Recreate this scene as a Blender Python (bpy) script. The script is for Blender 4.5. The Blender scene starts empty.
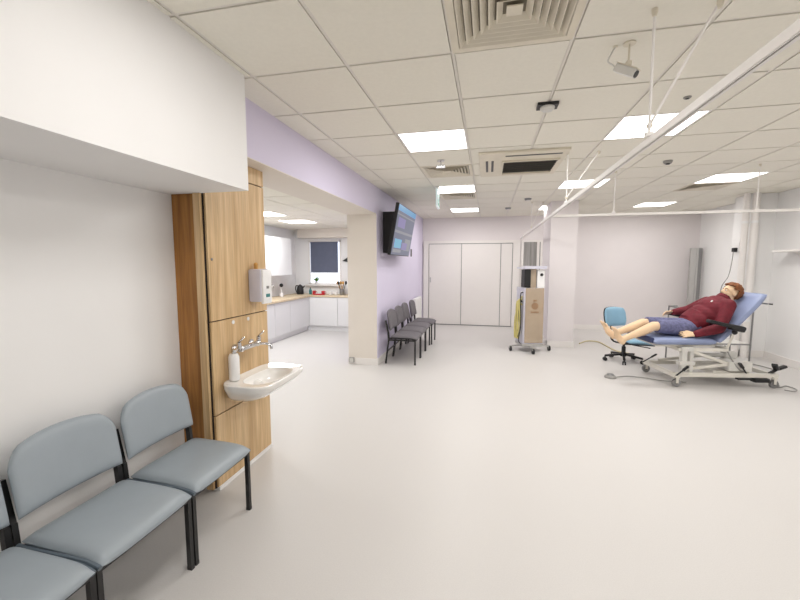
import bpy, bmesh, math, random
from mathutils import Vector, Matrix
random.seed(4)
R = math.radians; PI = math.pi
SC = bpy.context.scene
C = SC.collection
H = 1.56; CZ = 2.685

# ------------------------------------------------------------------ materials
def srgb(c):
    out = []
    for v in c:
        v = v/255.0
        out.append(v/12.92 if v <= .04045 else ((v+.055)/1.055)**2.4)
    return tuple(out)+(1.0,)
def mat(name, col, rough=.5, metal=0.0, noise=.04, scale=8.0, bump=0.0, bscale=60.0, coat=0.0, emit=None, estr=0.0, trans=0.0, spec=None, stretch=None):
    m = bpy.data.materials.new(name); m.use_nodes = True
    nt = m.node_tree; N = nt.nodes; L = nt.links
    b = N['Principled BSDF']
    c = srgb(col)
    tc = N.new('ShaderNodeTexCoord'); mp = N.new('ShaderNodeMapping')
    L.new(tc.outputs['Object'], mp.inputs['Vector'])
    if stretch: mp.inputs['Scale'].default_value = stretch
    nz = N.new('ShaderNodeTexNoise'); nz.inputs['Scale'].default_value = scale; nz.inputs['Detail'].default_value = 4
    L.new(mp.outputs['Vector'], nz.inputs['Vector'])
    rp = N.new('ShaderNodeValToRGB')
    rp.color_ramp.elements[0].position = .3; rp.color_ramp.elements[1].position = .7
    rp.color_ramp.elements[0].color = tuple(max(0, x*(1-noise)) for x in c[:3])+(1,)
    rp.color_ramp.elements[1].color = tuple(min(1, x*(1+noise)) for x in c[:3])+(1,)
    L.new(nz.outputs['Fac'], rp.inputs['Fac']); L.new(rp.outputs['Color'], b.inputs['Base Color'])
    b.inputs['Roughness'].default_value = rough; b.inputs['Metallic'].default_value = metal
    if spec is not None: b.inputs['Specular IOR Level'].default_value = spec
    if coat: b.inputs['Coat Weight'].default_value = coat
    if trans: b.inputs['Transmission Weight'].default_value = trans
    if emit: b.inputs['Emission Color'].default_value = srgb(emit); b.inputs['Emission Strength'].default_value = estr
    if bump:
        n2 = N.new('ShaderNodeTexNoise'); n2.inputs['Scale'].default_value = bscale; n2.inputs['Detail'].default_value = 3
        L.new(mp.outputs['Vector'], n2.inputs['Vector'])
        bp = N.new('ShaderNodeBump'); bp.inputs['Strength'].default_value = bump; bp.inputs['Distance'].default_value = .002
        L.new(n2.outputs['Fac'], bp.inputs['Height']); L.new(bp.outputs['Normal'], b.inputs['Normal'])
    return m
def wood(name, dark, light, vert=True, rough=.45):
    m = bpy.data.materials.new(name); m.use_nodes = True
    nt = m.node_tree; N = nt.nodes; L = nt.links; b = N['Principled BSDF']
    tc = N.new('ShaderNodeTexCoord'); mp = N.new('ShaderNodeMapping')
    L.new(tc.outputs['Object'], mp.inputs['Vector'])
    mp.inputs['Scale'].default_value = (14, 14, .8) if vert else (1, 14, 14)
    a = N.new('ShaderNodeTexNoise'); a.inputs['Scale'].default_value = 1.6; a.inputs['Detail'].default_value = 6; a.inputs['Distortion'].default_value = .6
    L.new(mp.outputs['Vector'], a.inputs['Vector'])
    rp = N.new('ShaderNodeValToRGB'); e = rp.color_ramp.elements
    e[0].position = .32; e[0].color = srgb(dark); e[1].position = .68; e[1].color = srgb(light)
    L.new(a.outputs['Fac'], rp.inputs['Fac'])
    mp2 = N.new('ShaderNodeMapping'); mp2.inputs['Scale'].default_value = (70, 70, 2.2)
    L.new(tc.outputs['Object'], mp2.inputs['Vector'])
    f = N.new('ShaderNodeTexNoise'); f.inputs['Scale'].default_value = 2; f.inputs['Detail'].default_value = 3
    L.new(mp2.outputs['Vector'], f.inputs['Vector'])
    mx = N.new('ShaderNodeMixRGB'); mx.blend_type = 'MULTIPLY'; mx.inputs['Fac'].default_value = .35
    L.new(rp.outputs['Color'], mx.inputs['Color1']); L.new(f.outputs['Fac'], mx.inputs['Color2'])
    r2 = N.new('ShaderNodeValToRGB'); r2.color_ramp.elements[0].position = .35; r2.color_ramp.elements[1].position = .6
    r2.color_ramp.elements[0].color = (.55, .55, .55, 1)
    L.new(f.outputs['Fac'], r2.inputs['Fac']); L.new(r2.outputs['Color'], mx.inputs['Color2'])
    L.new(mx.outputs['Color'], b.inputs['Base Color']); b.inputs['Roughness'].default_value = rough
    return m
def emis(name, col, s, base=.8):
    m = bpy.data.materials.new(name); m.use_nodes = True
    nt = m.node_tree; N = nt.nodes; L = nt.links
    b = N['Principled BSDF']; b.inputs['Base Color'].default_value = (base, base, base, 1); b.inputs['Roughness'].default_value = .35
    b.inputs['Emission Color'].default_value = srgb(col); b.inputs['Emission Strength'].default_value = s
    return m
M = {}
M['floor'] = mat('vinyl_floor', (204, 201, 198), .42, noise=.035, scale=160, spec=.3)
M['wall'] = mat('white_wall_paint', (240, 239, 238), .7, noise=.01, scale=3, bump=.05, bscale=200)
M['wall_far'] = mat('warm_grey_wall_paint', (230, 224, 224), .7, noise=.01, scale=3)
M['lilac'] = mat('lilac_wall_paint', (218, 211, 232), .7, noise=.01, scale=3)
M['cream'] = mat('cream_wall_paint', (226, 218, 208), .7, noise=.01, scale=3)
M['tile'] = mat('mineral_ceiling_tile', (238, 234, 222), .85, noise=.015, scale=40, bump=.1, bscale=300)
M['bar'] = mat('ceiling_grid_metal', (228, 223, 214), .5, noise=.01)
M['void'] = mat('ceiling_void', (120, 114, 108), .9)
M['trim'] = mat('white_trim_gloss', (236, 232, 228), .35, noise=.006)
M['white'] = mat('white_plastic', (238, 237, 236), .3)
M['beige'] = mat('beige_enamel', (226, 218, 200), .45)
M['ceramic'] = mat('white_ceramic', (240, 238, 234), .08, coat=.5)
M['black'] = mat('black_plastic', (22, 22, 24), .4)
M['blackmetal'] = mat('black_powder_coat', (24, 23, 24), .35)
M['dark'] = mat('dark_grille', (118, 110, 92), .6)
M['chrome'] = mat('chrome', (210, 210, 212), .12, 1.0)
M['steel'] = mat('brushed_steel', (196, 196, 194), .3, 1.0, noise=.08, scale=6, stretch=(30, 30, 1))
M['steel_dark'] = mat('pewter_steel', (150, 150, 150), .35, 1.0)  # mid-grey metal in its own colour, for fittings, wheels and trolley frame
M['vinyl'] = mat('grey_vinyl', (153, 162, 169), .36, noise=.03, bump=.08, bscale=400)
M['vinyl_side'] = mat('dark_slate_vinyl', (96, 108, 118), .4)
M['weave'] = mat('charcoal_weave', (112, 108, 112), .9, noise=.25, scale=220, bump=.3, bscale=300)
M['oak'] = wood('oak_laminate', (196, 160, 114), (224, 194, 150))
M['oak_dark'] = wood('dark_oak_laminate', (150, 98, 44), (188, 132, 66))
M['gap'] = mat('shadow_gap_black', (30, 20, 14), .8)
M['kitchen'] = mat('cream_gloss_cabinet', (228, 227, 226), .25, noise=.006)
M['worktop'] = wood('beech_worktop', (206, 184, 150), (230, 212, 182), False)
M['blind'] = mat('slate_blind_fabric', (98, 104, 124), .8)
M['blue'] = mat('periwinkle_vinyl', (140, 152, 186), .42)
M['navy'] = mat('navy_vinyl', (44, 54, 92), .45)
M['sky'] = mat('pale_blue_vinyl', (132, 172, 196), .45)
M['jacket'] = mat('maroon_fleece', (106, 18, 35), .75, noise=.2, scale=25, bump=.4, bscale=50)
M['denim'] = mat('lavender_denim', (104, 106, 140), .85, noise=.3, scale=30, bump=.4, bscale=60)
M['skin'] = mat('manikin_skin', (232, 200, 164), .5, noise=.05)
M['hair'] = mat('auburn_hair', (124, 72, 32), .7, noise=.4, scale=60, bump=.6, bscale=120)
M['lips'] = mat('lip_colour', (190, 110, 100), .5)
M['cart'] = mat('pale_grey_enamel', (214, 212, 206), .35)
M['bedwhite'] = mat('ivory_enamel', (222, 218, 208), .35)
M['tan'] = mat('tan_gloss_panel', (182, 164, 142), .18, metal=.2, coat=.6)
M['tanmark'] = mat('brown_emblem', (150, 120, 92), .4)
M['lav'] = mat('lavender_grey_plastic', (206, 204, 216), .35)
M['yellow'] = mat('yellow_tubing', (214, 202, 130), .45)
M['hose'] = mat('straw_hose', (208, 196, 156), .5)
M['greycable'] = mat('grey_cable', (150, 148, 144), .5)
M['red'] = mat('red_ceramic', (190, 40, 50), .3)
M['green'] = mat('leaf_green', (110, 160, 70), .6, noise=.2)
M['teal'] = mat('teal_plastic', (60, 130, 130), .4)
M['woodlight'] = mat('light_wood', (200, 150, 80), .6, noise=.1)
M['glass'] = mat('grey_frosted_glass', (150, 148, 145), .18, noise=.3, scale=3, stretch=(9, 9, .4))
M['lamp'] = emis('light_diffuser', (255, 250, 246), 9.0)
M['day'] = emis('daylight_sky', (225, 238, 255), 2.5)
M['signgreen'] = emis('sign_green', (60, 170, 140), 0.9, .03)
M['signwhite'] = emis('sign_white', (235, 250, 248), 1.35, .03)
M['scr_head'] = emis('screen_blue_bar', (90, 170, 225), 1.12, .03)
M['scr_a'] = emis('screen_slate', (120, 130, 165), 0.83, .03)
M['scr_b'] = emis('screen_grey', (168, 172, 184), 0.9, .03)
M['scr_c'] = emis('screen_cyan', (120, 200, 240), 1.12, .03)
M['scr_d'] = emis('screen_violet', (160, 150, 210), 0.9, .03)

# ------------------------------------------------------------------ mesh helpers
def box(bm, x0, x1, y0, y1, z0, z1, bev=0):
    g = bmesh.ops.create_cube(bm, size=1)
    vs = g['verts']
    for v in vs:
        v.co = Vector(((x0+x1)/2+v.co.x*abs(x1-x0), (y0+y1)/2+v.co.y*abs(y1-y0), (z0+z1)/2+v.co.z*abs(z1-z0)))
    if bev:
        es = list({e for v in vs for e in v.link_edges})
        r = bmesh.ops.bevel(bm, geom=es, offset=bev, segments=2, profile=.6, affect='EDGES')
        return list({v for f in r['faces'] for v in f.verts})
    return vs
def obox(bm, c, s, mtx, bev=0):
    t = bmesh.new(); box(t, -s[0]/2, s[0]/2, -s[1]/2, s[1]/2, -s[2]/2, s[2]/2, bev)
    t.transform(Matrix.Translation(c) @ mtx.to_4x4()); merge(bm, t)
def merge(bm, t):
    me = bpy.data.meshes.new('t'); t.to_mesh(me); t.free(); bm.from_mesh(me); bpy.data.meshes.remove(me)
def cyl(bm, p, q, r, r2=None, n=14, cap=True):
    p = Vector(p); q = Vector(q); d = q-p
    if d.length < 1e-6: return
    m = Matrix.Translation((p+q)/2) @ d.to_track_quat('Z', 'Y').to_matrix().to_4x4()
    bmesh.ops.create_cone(bm, cap_ends=cap, segments=n, radius1=r, radius2=r if r2 is None else r2, depth=d.length, matrix=m)
def sph(bm, c, r, s=(1, 1, 1), rot=None, n=16):
    m = Matrix.Translation(c) @ (rot.to_4x4() if rot else Matrix.Identity(4)) @ Matrix.Diagonal((s[0]*r, s[1]*r, s[2]*r, 1))
    bmesh.ops.create_uvsphere(bm, u_segments=n, v_segments=max(6, n*2//3), radius=1, matrix=m)
def bar(bm, p, q, w, h=None, bev=0, up='Z'):
    p = Vector(p); q = Vector(q); d = q-p; h = h or w
    m = d.to_track_quat('Y', up).to_matrix()
    obox(bm, (p+q)/2, (w, d.length, h), m, bev)
def tube(bm, pts, r, n=8, smooth=4):
    P = [Vector(p) for p in pts]
    if smooth > 1 and len(P) > 2:
        Q = []
        for i in range(len(P)-1):
            a = P[max(i-1, 0)]; b = P[i]; c = P[i+1]; d = P[min(i+2, len(P)-1)]
            for k in range(smooth):
                t = k/smooth
                Q.append(.5*((2*b)+(c-a)*t+(2*a-5*b+4*c-d)*t*t+(3*b-a-3*c+d)*t**3))
        Q.append(P[-1]); P = Q
    rings = []; prev = None
    for i, p in enumerate(P):
        t = (P[min(i+1, len(P)-1)]-P[max(i-1, 0)]).normalized()
        if prev is None:
            nrm = t.orthogonal().normalized()
        else:
            nrm = (prev-t*prev.dot(t)).normalized()
        prev = nrm; b = t.cross(nrm)
        rings.append([bm.verts.new(p+(nrm*math.cos(2*PI*k/n)+b*math.sin(2*PI*k/n))*r) for k in range(n)])
    for a, b in zip(rings, rings[1:]):
        for k in range(n): bm.faces.new((a[k], a[(k+1) % n], b[(k+1) % n], b[k]))
    bm.faces.new(rings[0][::-1]); bm.faces.new(rings[-1])
def lathe(bm, prof, c, n=24):
    rings = []
    for r, z in prof:
        rings.append([bm.verts.new((c[0]+r*math.cos(2*PI*k/n), c[1]+r*math.sin(2*PI*k/n), c[2]+z)) for k in range(n)])
    for a, b in zip(rings, rings[1:]):
        for k in range(n): bm.faces.new((a[k], a[(k+1) % n], b[(k+1) % n], b[k]))
    bm.faces.new(rings[0][::-1]); bm.faces.new(rings[-1])
def pillow(bm, fn, th, nu=16, nv=12, p=10):
    """closed cushion: fn(s,t) -> (centre point, normal); s,t in -1..1"""
    def h(s, t): return th/2*math.sqrt(max(0, (1-abs(s)**p)*(1-abs(t)**p)))
    def sp(i, n):
        a = -1+2*i/n
        return math.copysign(1-(1-abs(a))**1.7, a)
    F = []; B = []
    for i in range(nu+1):
        f = []; b = []
        for j in range(nv+1):
            s = sp(i, nu); t = sp(j, nv); c, n = fn(s, t); c = Vector(c); n = Vector(n); k = h(s, t)
            if i in (0, nu) or j in (0, nv):
                v = bm.verts.new(c); f.append(v); b.append(v)
            else:
                f.append(bm.verts.new(c+n*k)); b.append(bm.verts.new(c-n*k))
        F.append(f); B.append(b)
    for i in range(nu):
        for j in range(nv):
            bm.faces.new((F[i][j], F[i+1][j], F[i+1][j+1], F[i][j+1]))
            q = (B[i][j], B[i][j+1], B[i+1][j+1], B[i+1][j])
            try: bm.faces.new(q)
            except ValueError: pass
def prism(bm, pts, a, b, axis='x'):
    def mk(p, w):
        return {'x': (w, p[0], p[1]), 'y': (p[0], w, p[1]), 'z': (p[0], p[1], w)}[axis]
    A = [bm.verts.new(mk(p, a)) for p in pts]; B = [bm.verts.new(mk(p, b)) for p in pts]
    n = len(pts)
    bm.faces.new(A); bm.faces.new(B[::-1])
    for i in range(n): bm.faces.new((A[i], B[i], B[(i+1) % n], A[(i+1) % n]))

def rootloc(o):
    v = Vector((0, 0, 0))
    while o: v += o.location; o = o.parent
    return v
def obj(name, bm, m, parent=None, smooth=False, world=False, bevel=0, label=None):
    """one mesh object; world=True: bm is in world coordinates and parents are unrotated"""
    bmesh.ops.recalc_face_normals(bm, faces=bm.faces[:])
    if world and parent: bm.transform(Matrix.Translation(-rootloc(parent)))
    me = bpy.data.meshes.new(name); bm.to_mesh(me); bm.free()
    ms = m if isinstance(m, list) else [m]
    for x in ms: me.materials.append(M[x])
    if smooth:
        for f in me.polygons: f.use_smooth = True
        try: me.set_sharp_from_angle(angle=R(40))
        except Exception: pass
    o = bpy.data.objects.new(name, me); C.objects.link(o)
    if parent: o.parent = parent
    if bevel:
        md = o.modifiers.new('Bevel', 'BEVEL'); md.width = bevel; md.segments = 2; md.limit_method = 'ANGLE'
    if label: o['label'] = label
    return o
def thing(name, label, cat, loc=(0, 0, 0), rz=0, group=None):
    o = bpy.data.objects.new(name, None); C.objects.link(o); o.empty_display_size = .1
    o.location = loc; o.rotation_euler = (0, 0, rz); o['label'] = label; o['category'] = cat
    if group: o['group'] = group
    return o
def tag(o, label, cat, group=None):
    o['label'] = label; o['category'] = cat
    if group: o['group'] = group
    return o
def struct(name, bm, m, parent=None, **k):
    o = obj(name, bm, m, parent, **k)
    if not parent: o['kind'] = 'structure'
    return o
def B(*a, bev=0):
    bm = bmesh.new(); box(bm, *a, bev=bev); return bm
def dup(root, loc, rz=None, label=None, group=None):
    def rec(o, par):
        c = o.copy(); C.objects.link(c); c.parent = par
        for ch in [x for x in C.objects if x.parent == o]: rec(ch, c)
        return c
    r = rec(root, None); r.location = loc
    if rz is not None: r.rotation_euler = (0, 0, rz)
    if label: r['label'] = label
    if group: r['group'] = group
    return r

# ------------------------------------------------------------------ setting
XB = -2.09   # back face of beam, pillar and partition
XL = -1.63   # lilac plane
YF = 9.8
struct('floor', B(-4.8, 4.7, -3.2, 10.0, -.1, 0), 'floor')
struct('wall_left', B(-2.15, -2.03, -3, 2.75, 0, CZ), 'wall')
struct('wall_bulkhead', B(-2.03, -1.45, -3, 2.17, 2.003, CZ), 'wall')
struct('wall_beam', None or B(XB, XL, 2.17, 5.6, 2.29, CZ), 'lilac')
struct('trim_1', B(XB+.002, XL-.002, 2.172, 5.6, 2.284, 2.2899), 'cream')
# wall with the television: cream end face toward the opening, lilac face toward the room
struct('wall_partition', B(XB, XL, 5.6, YF, 0, CZ), 'lilac')
struct('trim_2', B(XB, XL-.0005, 5.594, 5.6, 0, 2.284), 'cream')
struct('wall_back', B(XL, 4.6, YF, YF+.12, 0, CZ), 'wall_far')
struct('wall_right', B(4.5, 4.62, -3, YF, 0, CZ), 'wall')
struct('wall_front', B(-2.15, 4.62, -3.12, -3, 0, CZ), 'wall')
struct('wall_pillar', B(1.1, 1.56, 7.6, 8.6, 0, CZ), 'wall_far')
struct('wall_boxing', B(4.15, 4.5, 7.5, 7.95, 0, CZ), 'wall')
# baseboards
bm = bmesh.new(); box(bm, XB, XL+.015, 5.58, 5.594, 0, .1); box(bm, XL, XL+.015, 5.594, YF, 0, .1)
struct('baseboard_left', bm, 'trim')
bm = bmesh.new(); box(bm, 1.38, 4.5, YF-.016, YF, 0, .11); box(bm, 1.085, 1.1, 7.585, 8.6, 0, .11); box(bm, 1.085, 1.575, 7.585, 7.6, 0, .11); box(bm, 1.56, 1.575, 7.6, 8.6, 0, .11)
struct('baseboard_back', bm, 'trim')
bm = bmesh.new(); box(bm, 4.484, 4.5, -3, 7.5, 0, .11); box(bm, 4.484, 4.5, 7.95, YF, 0, .11); box(bm, 4.134, 4.15, 7.484, 7.95, 0, .11); box(bm, 4.134, 4.5, 7.484, 7.5, 0, .11)
struct('baseboard_right', bm, 'trim')
# skirting strip under the left chairs
struct('baseboard_chairs', B(-2.03, -2.015, -3, 2.17, 0, .1), 'trim')

# ceiling: tegular tiles dropped into a metal grid
GX = -.21; GY = 2.20
def ceiling(name, x0, x1, y0, y1, z, gx, gy, skip):
    bm = bmesh.new(); box(bm, x0, x1, y0, y1, z+.02, z+.06); 
    for f in bm.faces: f.material_index = 2
    xs = []; i = math.floor((x0-gx)/.6)
    while gx+.6*i < x1: xs.append(gx+.6*i); i += 1
    ys = []; j = math.floor((y0-gy)/.6)
    while gy+.6*j < y1: ys.append(gy+.6*j); j += 1
    def add(mi, *a):
        n0 = len(bm.faces); box(bm, *a); bm.faces.ensure_lookup_table()
        for f in bm.faces[n0:]: f.material_index = mi
    for x in xs:
        for y in ys:
            if any(abs(x+.3-sx) < .31*w and abs(y+.3-sy) < .31*h for sx, sy, w, h in skip): continue
            a0 = max(x+.0115, x0); a1 = min(x+.5885, x1); b0 = max(y+.0115, y0); b1 = min(y+.5885, y1)
            if a1-a0 < .02 or b1-b0 < .02: continue
            add(0, a0, a1, b0, b1, z-.005, z+.015)
        if x > x0+.01: add(1, x-.0085, x+.0085, y0, y1, z, z+.02)
    for y in ys:
        if y > y0+.01: add(1, x0, x1, y-.0085, y+.0085, z+.0003, z+.02)
    o = obj(name, bm, ['tile', 'bar', 'void']); o['kind'] = 'structure'; return o
LX = [-.51, 1.29, 3.09]; LY = [-1.1, 1.3, 3.7, 6.1, 8.5]
VENTS = [(-.51, 4.9), (-.51, 6.7), (3.09, 6.7), (.09, 1.9)]
skip = [(x, y, 1, 1) for x in LX for y in LY]+[(x, y, 1, 1) for x, y in VENTS]
ceiling('ceiling', -1.63, 4.5, -3, YF, CZ, GX, GY, skip)
ceiling('ceiling_kitchen', -4.63, XB, 2.75, 8.87, 2.36, -3.92, 5.5, [(-3.62, 5.8, 1, 1), (-3.62, 7.0, 1, 1), (-3.62, 4.0, 1, 1)])

# kitchen shell
struct('wall_kitchen_left', B(-4.75, -4.63, 2.75, 8.87, 0, 2.42), 'wall')
struct('wall_kitchen_near', B(-4.75, -2.03, 2.63, 2.75, 0, 2.42), 'wall')
bm = bmesh.new()
box(bm, -4.63, -4.27, 8.75, 8.87, 0, 2.36); box(bm, -3.43, XB, 8.75, 8.87, 0, 2.36)
box(bm, -4.27, -3.43, 8.75, 8.87, 0, 1.04); box(bm, -4.27, -3.43, 8.75, 8.87, 2.1, 2.36)
struct('wall_kitchen_back', bm, 'wall')
struct('wall_kitchen_lintel', B(-4.4, XB, 8.45, 8.75, 2.15, 2.36), 'cream')
w1 = struct('window_1', B(-4.27, -3.43, 8.8, 8.815, 1.06, 2.1), 'day')
w1['label'] = 'bright kitchen window'
bm = bmesh.new()
for a in ((-4.27, -4.23, 8.74, 8.8, 1.04, 2.1), (-3.47, -3.43, 8.74, 8.8, 1.04, 2.1), (-4.27, -3.43, 8.74, 8.8, 2.06, 2.1), (-4.27, -3.43, 8.74, 8.8, 1.04, 1.08), (-4.23, -3.47, 8.77, 8.8, 1.25, 1.27)): box(bm, *a)
obj('window_frame', bm, 'trim', w1)
obj('window_sill', B(-4.33, -3.37, 8.66, 8.76, 1.01, 1.045, bev=.004), 'trim', w1)
bl = thing('roller_blind', 'slate blue roller blind pulled most of the way down the kitchen window', 'blind', (-3.9, 8.725, 2.03))
obj('fabric', B(-4.2, -3.5, 8.722, 8.727, 1.33, 2.05), 'blind', bl, world=True)
bm = bmesh.new(); cyl(bm, (-4.2, 8.725, 2.05), (-3.5, 8.725, 2.05), .018); obj('roller', bm, 'blind', bl, world=True)
bm = bmesh.new(); cyl(bm, (-4.2, 8.725, 1.33), (-3.5, 8.725, 1.33), .008); obj('bottom_bar', bm, 'trim', bl, world=True)

# ------------------------------------------------------------------ light panels
def light_panel(x, y, z, label, grp, power, pc=(1, .985, .972)):
    t = thing('ceiling_light', label, 'ceiling light', (x, y, z), 0, grp)
    bm = bmesh.new()
    for a in ((-.298, .298, -.298, -.282), (-.298, .298, .282, .298), (-.298, -.282, -.282, .282), (.282, .298, -.282, .282)):
        box(bm, a[0], a[1], a[2], a[3], -.004, .018)
    obj('frame', bm, 'trim', t)
    obj('diffuser', B(-.282, .282, -.282, .282, .0, .01), 'lamp', t)
    l = bpy.data.lights.new('panel_lamp', 'AREA'); l.shape = 'SQUARE'; l.size = .54; l.energy = power; l.color = pc
    lo = bpy.data.objects.new('panel_lamp', l); C.objects.link(lo); lo.parent = t; lo.location = (0, 0, -.008)
    return t
col = {-.51: 'left column', 1.29: 'middle column', 3.09: 'right column'}
lab = {
 (-.51, 3.7): 'large bright square ceiling light panel nearest on the left, beyond the beige diffuser',
 (-.51, 6.1): 'square ceiling light panel just behind the hanging green exit sign',
 (-.51, 8.5): 'small looking ceiling light panel on the left, closest to the white folding doors',
 (1.29, 3.7): 'square ceiling light panel crossed by the curtain rail and its near hanger',
 (1.29, 6.1): 'square ceiling light panel above the middle of the long curtain rail',
 (1.29, 8.5): 'far ceiling light panel half hidden behind the grey pillar top',
 (3.09, 6.1): 'square ceiling light panel over the examination couch on the right',
 (3.09, 8.5): 'far right ceiling light panel near the back wall',
}
POW = 30
for x in LX:
    for y in LY:
        light_panel(x, y, CZ, lab.get((x, y), 'square ceiling light panel out of the picture behind the viewpoint, %s' % col[x]), 'square light panels in the tiled ceiling', POW*(.52 if y < 2 else 1))
light_panel(-3.62, 5.8, 2.36, 'kitchen ceiling light panel nearer the wooden cabinet', 'kitchen light panels', 38, (.96, .98, 1))
light_panel(-3.62, 7.0, 2.36, 'kitchen ceiling light panel nearer the blue window blind', 'kitchen light panels', 38, (.96, .98, 1))
light_panel(-3.62, 4.0, 2.36, 'kitchen ceiling light panel hidden behind the wooden cabinet', 'kitchen light panels', 38, (.96, .98, 1))

# ------------------------------------------------------------------ ceiling fittings
def diffuser(x, y, label, m='beige', n=7):
    t = thing('air_vent', label, 'air vent', (x, y, CZ))
    bm = bmesh.new()
    for a in ((-.298, .298, -.298, -.262), (-.298, .298, .262, .298), (-.298, -.262, -.262, .262), (.262, .298, -.262, .262)):
        box(bm, a[0], a[1], a[2], a[3], -.008, .018)
    obj('frame', bm, m, t)
    obj('backing', B(-.262, .262, -.262, .262, .012, .018), 'dark', t)
    bm = bmesh.new()
    for k in range(n):
        r1 = .258-k*.036; r0 = r1-.024
        if r0 < .03: break
        z0, z1 = -.012, .012
        o = [(-1, -1), (1, -1), (1, 1), (-1, 1)]
        lo = [bm.verts.new((a*r1, b*r1, z0)) for a, b in o]; hi = [bm.verts.new((a*r0, b*r0, z1)) for a, b in o]
        lo2 = [bm.verts.new((a*(r1-.004), b*(r1-.004), z0)) for a, b in o]; hi2 = [bm.verts.new((a*(r0-.004), b*(r0-.004), z1)) for a, b in o]
        for i in range(4):
            j = (i+1) % 4
            bm.faces.new((lo[i], lo[j], hi[j], hi[i])); bm.faces.new((lo2[j], lo2[i], hi2[i], hi2[j]))
            bm.faces.new((lo[j], lo[i], lo2[i], lo2[j])); bm.faces.new((hi[i], hi[j], hi2[j], hi2[i]))
    obj('louvre_rings', bm, m, t)
    obj('centre_plate', B(-.035, .035, -.035, .035, -.01, -.004), m, t)
    return t
diffuser(.09, 1.9, 'large beige square air diffuser at the top of the picture')
diffuser(-.51, 4.9, 'square louvred air vent between the two nearest left ceiling lights', n=7)
diffuser(-.51, 6.7, 'square louvred air vent right behind the light by the exit sign')
diffuser(3.09, 6.7, 'square louvred air vent behind the light over the examination couch')

# air conditioning cassette
ac = thing('air_conditioner', 'white ceiling air conditioning cassette with dark intake grille and side slots', 'air conditioner', (.32, 4.66, CZ))
bm = bmesh.new(); box(bm, -.44, .44, -.53, .53, -.03, -.006, bev=.006); obj('panel', bm, 'beige', ac)
bm = bmesh.new()
box(bm, -.17, .38, -.43, -.40, -.034, -.0305); box(bm, -.37, -.345, -.25, .25, -.034, -.0305); box(bm, -.31, -.285, -.25, .25, -.034, -.0305)
obj('outlet_slots', bm, 'black', ac)
obj('grille_recess', B(-.18, .37, -.2, .33, -.0345, -.0305), 'black', ac)
bm = bmesh.new()
for k in range(6):
    y = -.17+k*.09; obox(bm, (.095, y, -.042), (.55, .036, .003), Matrix.Rotation(R(12), 3, 'X'))
obj('grille_blades', bm, 'dark', ac)
bm = bmesh.new()
for a in ((-.2, -.18, -.22, .35), (.37, .39, -.22, .35)): box(bm, a[0], a[1], a[2], a[3], -.048, -.0305)
for a in ((-.2, .39, -.24, -.22), (-.2, .39, .35, .37)): box(bm, a[0], a[1], a[2], a[3], -.048, -.0305)
obj('grille_frame', bm, 'beige', ac)

def puck(name, x, y, label, cat, m='white', r=.05, h=.03, dark=False):
    t = thing(name, label, cat, (x, y, CZ-.006))
    bm = bmesh.new(); lathe(bm, [(r, 0), (r, -h*.4), (r*.8, -h)], (0, 0, 0), 20); obj('body', bm, m, t, smooth=True)
    bm = bmesh.new(); lathe(bm, [(r*.5, -h*1.01), (r*.45, -h*1.35)], (0, 0, 0), 16); obj('lens', bm, 'black' if dark else 'trim', t, smooth=True)
    return t
puck('smoke_detector', 1.9, 4.92, 'small smoke detector with dark slots near the couch light', 'smoke detector', 'greycable', .045, .03, True)
puck('ceiling_sensor', 1.29, 3.1, 'small dark flush sensor in front of the light crossed by the rail', 'sensor', 'greycable', .024, .01, True)
puck('ceiling_sensor', .37, 8.3, 'tiny round sensor in the tiles above the folding doors', 'sensor', 'steel_dark', .06, .03)
puck('ceiling_speaker', .65, 7.2, 'small dark ceiling fitting left of the far curtain rail hanger', 'sensor', 'steel_dark', .06, .03)
t = thing('presence_sensor', 'square black and white presence sensor between the two near light rows', 'sensor', (.385, 3.02, CZ-.006))
bm = bmesh.new(); box(bm, -.07, .07, -.05, .05, -.02, 0); obj('base', bm, 'black', t)
bm = bmesh.new(); lathe(bm, [(.05, -.02), (.05, -.03), (.035, -.045)], (0, 0, 0), 20); obj('dome', bm, 'cart', t, smooth=True)
t = thing('wireless_bracket', 'small chrome bracket hanging just in front of the left louvred vent', 'bracket', (-.53, 4.35, CZ-.006))
bm = bmesh.new(); cyl(bm, (0, 0, 0), (0, 0, -.05), .008); lathe(bm, [(.04, 0), (.04, -.01)], (0, 0, 0)); obj('stem', bm, 'chrome', t)
bm = bmesh.new(); box(bm, -.05, .05, -.02, .02, -.085, -.05, bev=.006); obj('head', bm, 'chrome', t)

# exit sign, hung edge-on to the viewpoint
t = thing('exit_sign', 'green and white hanging emergency exit sign seen nearly edge on', 'sign', (-.76, 5.9, CZ), R(3.5))
bm = bmesh.new(); box(bm, -.03, .03, -.13, .13, -.05, -.006, bev=.004); obj('mount', bm, 'white', t)
obj('panel', B(-.012, .012, -.2, .2, -.29, -.05), 'signwhite', t)
bm = bmesh.new()
for s in (-1, 1): box(bm, s*.0125, s*.0145, -.18, .18, -.275, -.07)
obj('green_face', bm, 'signgreen', t)
bm = bmesh.new()
for s in (-1, 1):
    a, b = s*.015, s*.0165
    prism(bm, [(-.02, -.15), (.0, -.11), (.05, -.12), (.06, -.16), (.04, -.16), (.035, -.14), (.02, -.14), (.03, -.19), (.07, -.21), (.06, -.25), (.045, -.25), (.05, -.22), (.0, -.2), (-.03, -.24), (-.06, -.23), (-.015, -.19)], a, b)
    prism(bm, [(.02+.018*math.cos(k*PI/5), -.09+.018*math.sin(k*PI/5)) for k in range(10)], a, b)
    prism(bm, [(-.15, -.17), (-.11, -.13), (-.11, -.16), (-.07, -.16), (-.07, -.18), (-.11, -.18), (-.11, -.21)], a, b)
obj('pictogram', bm, 'signwhite', t)

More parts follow.
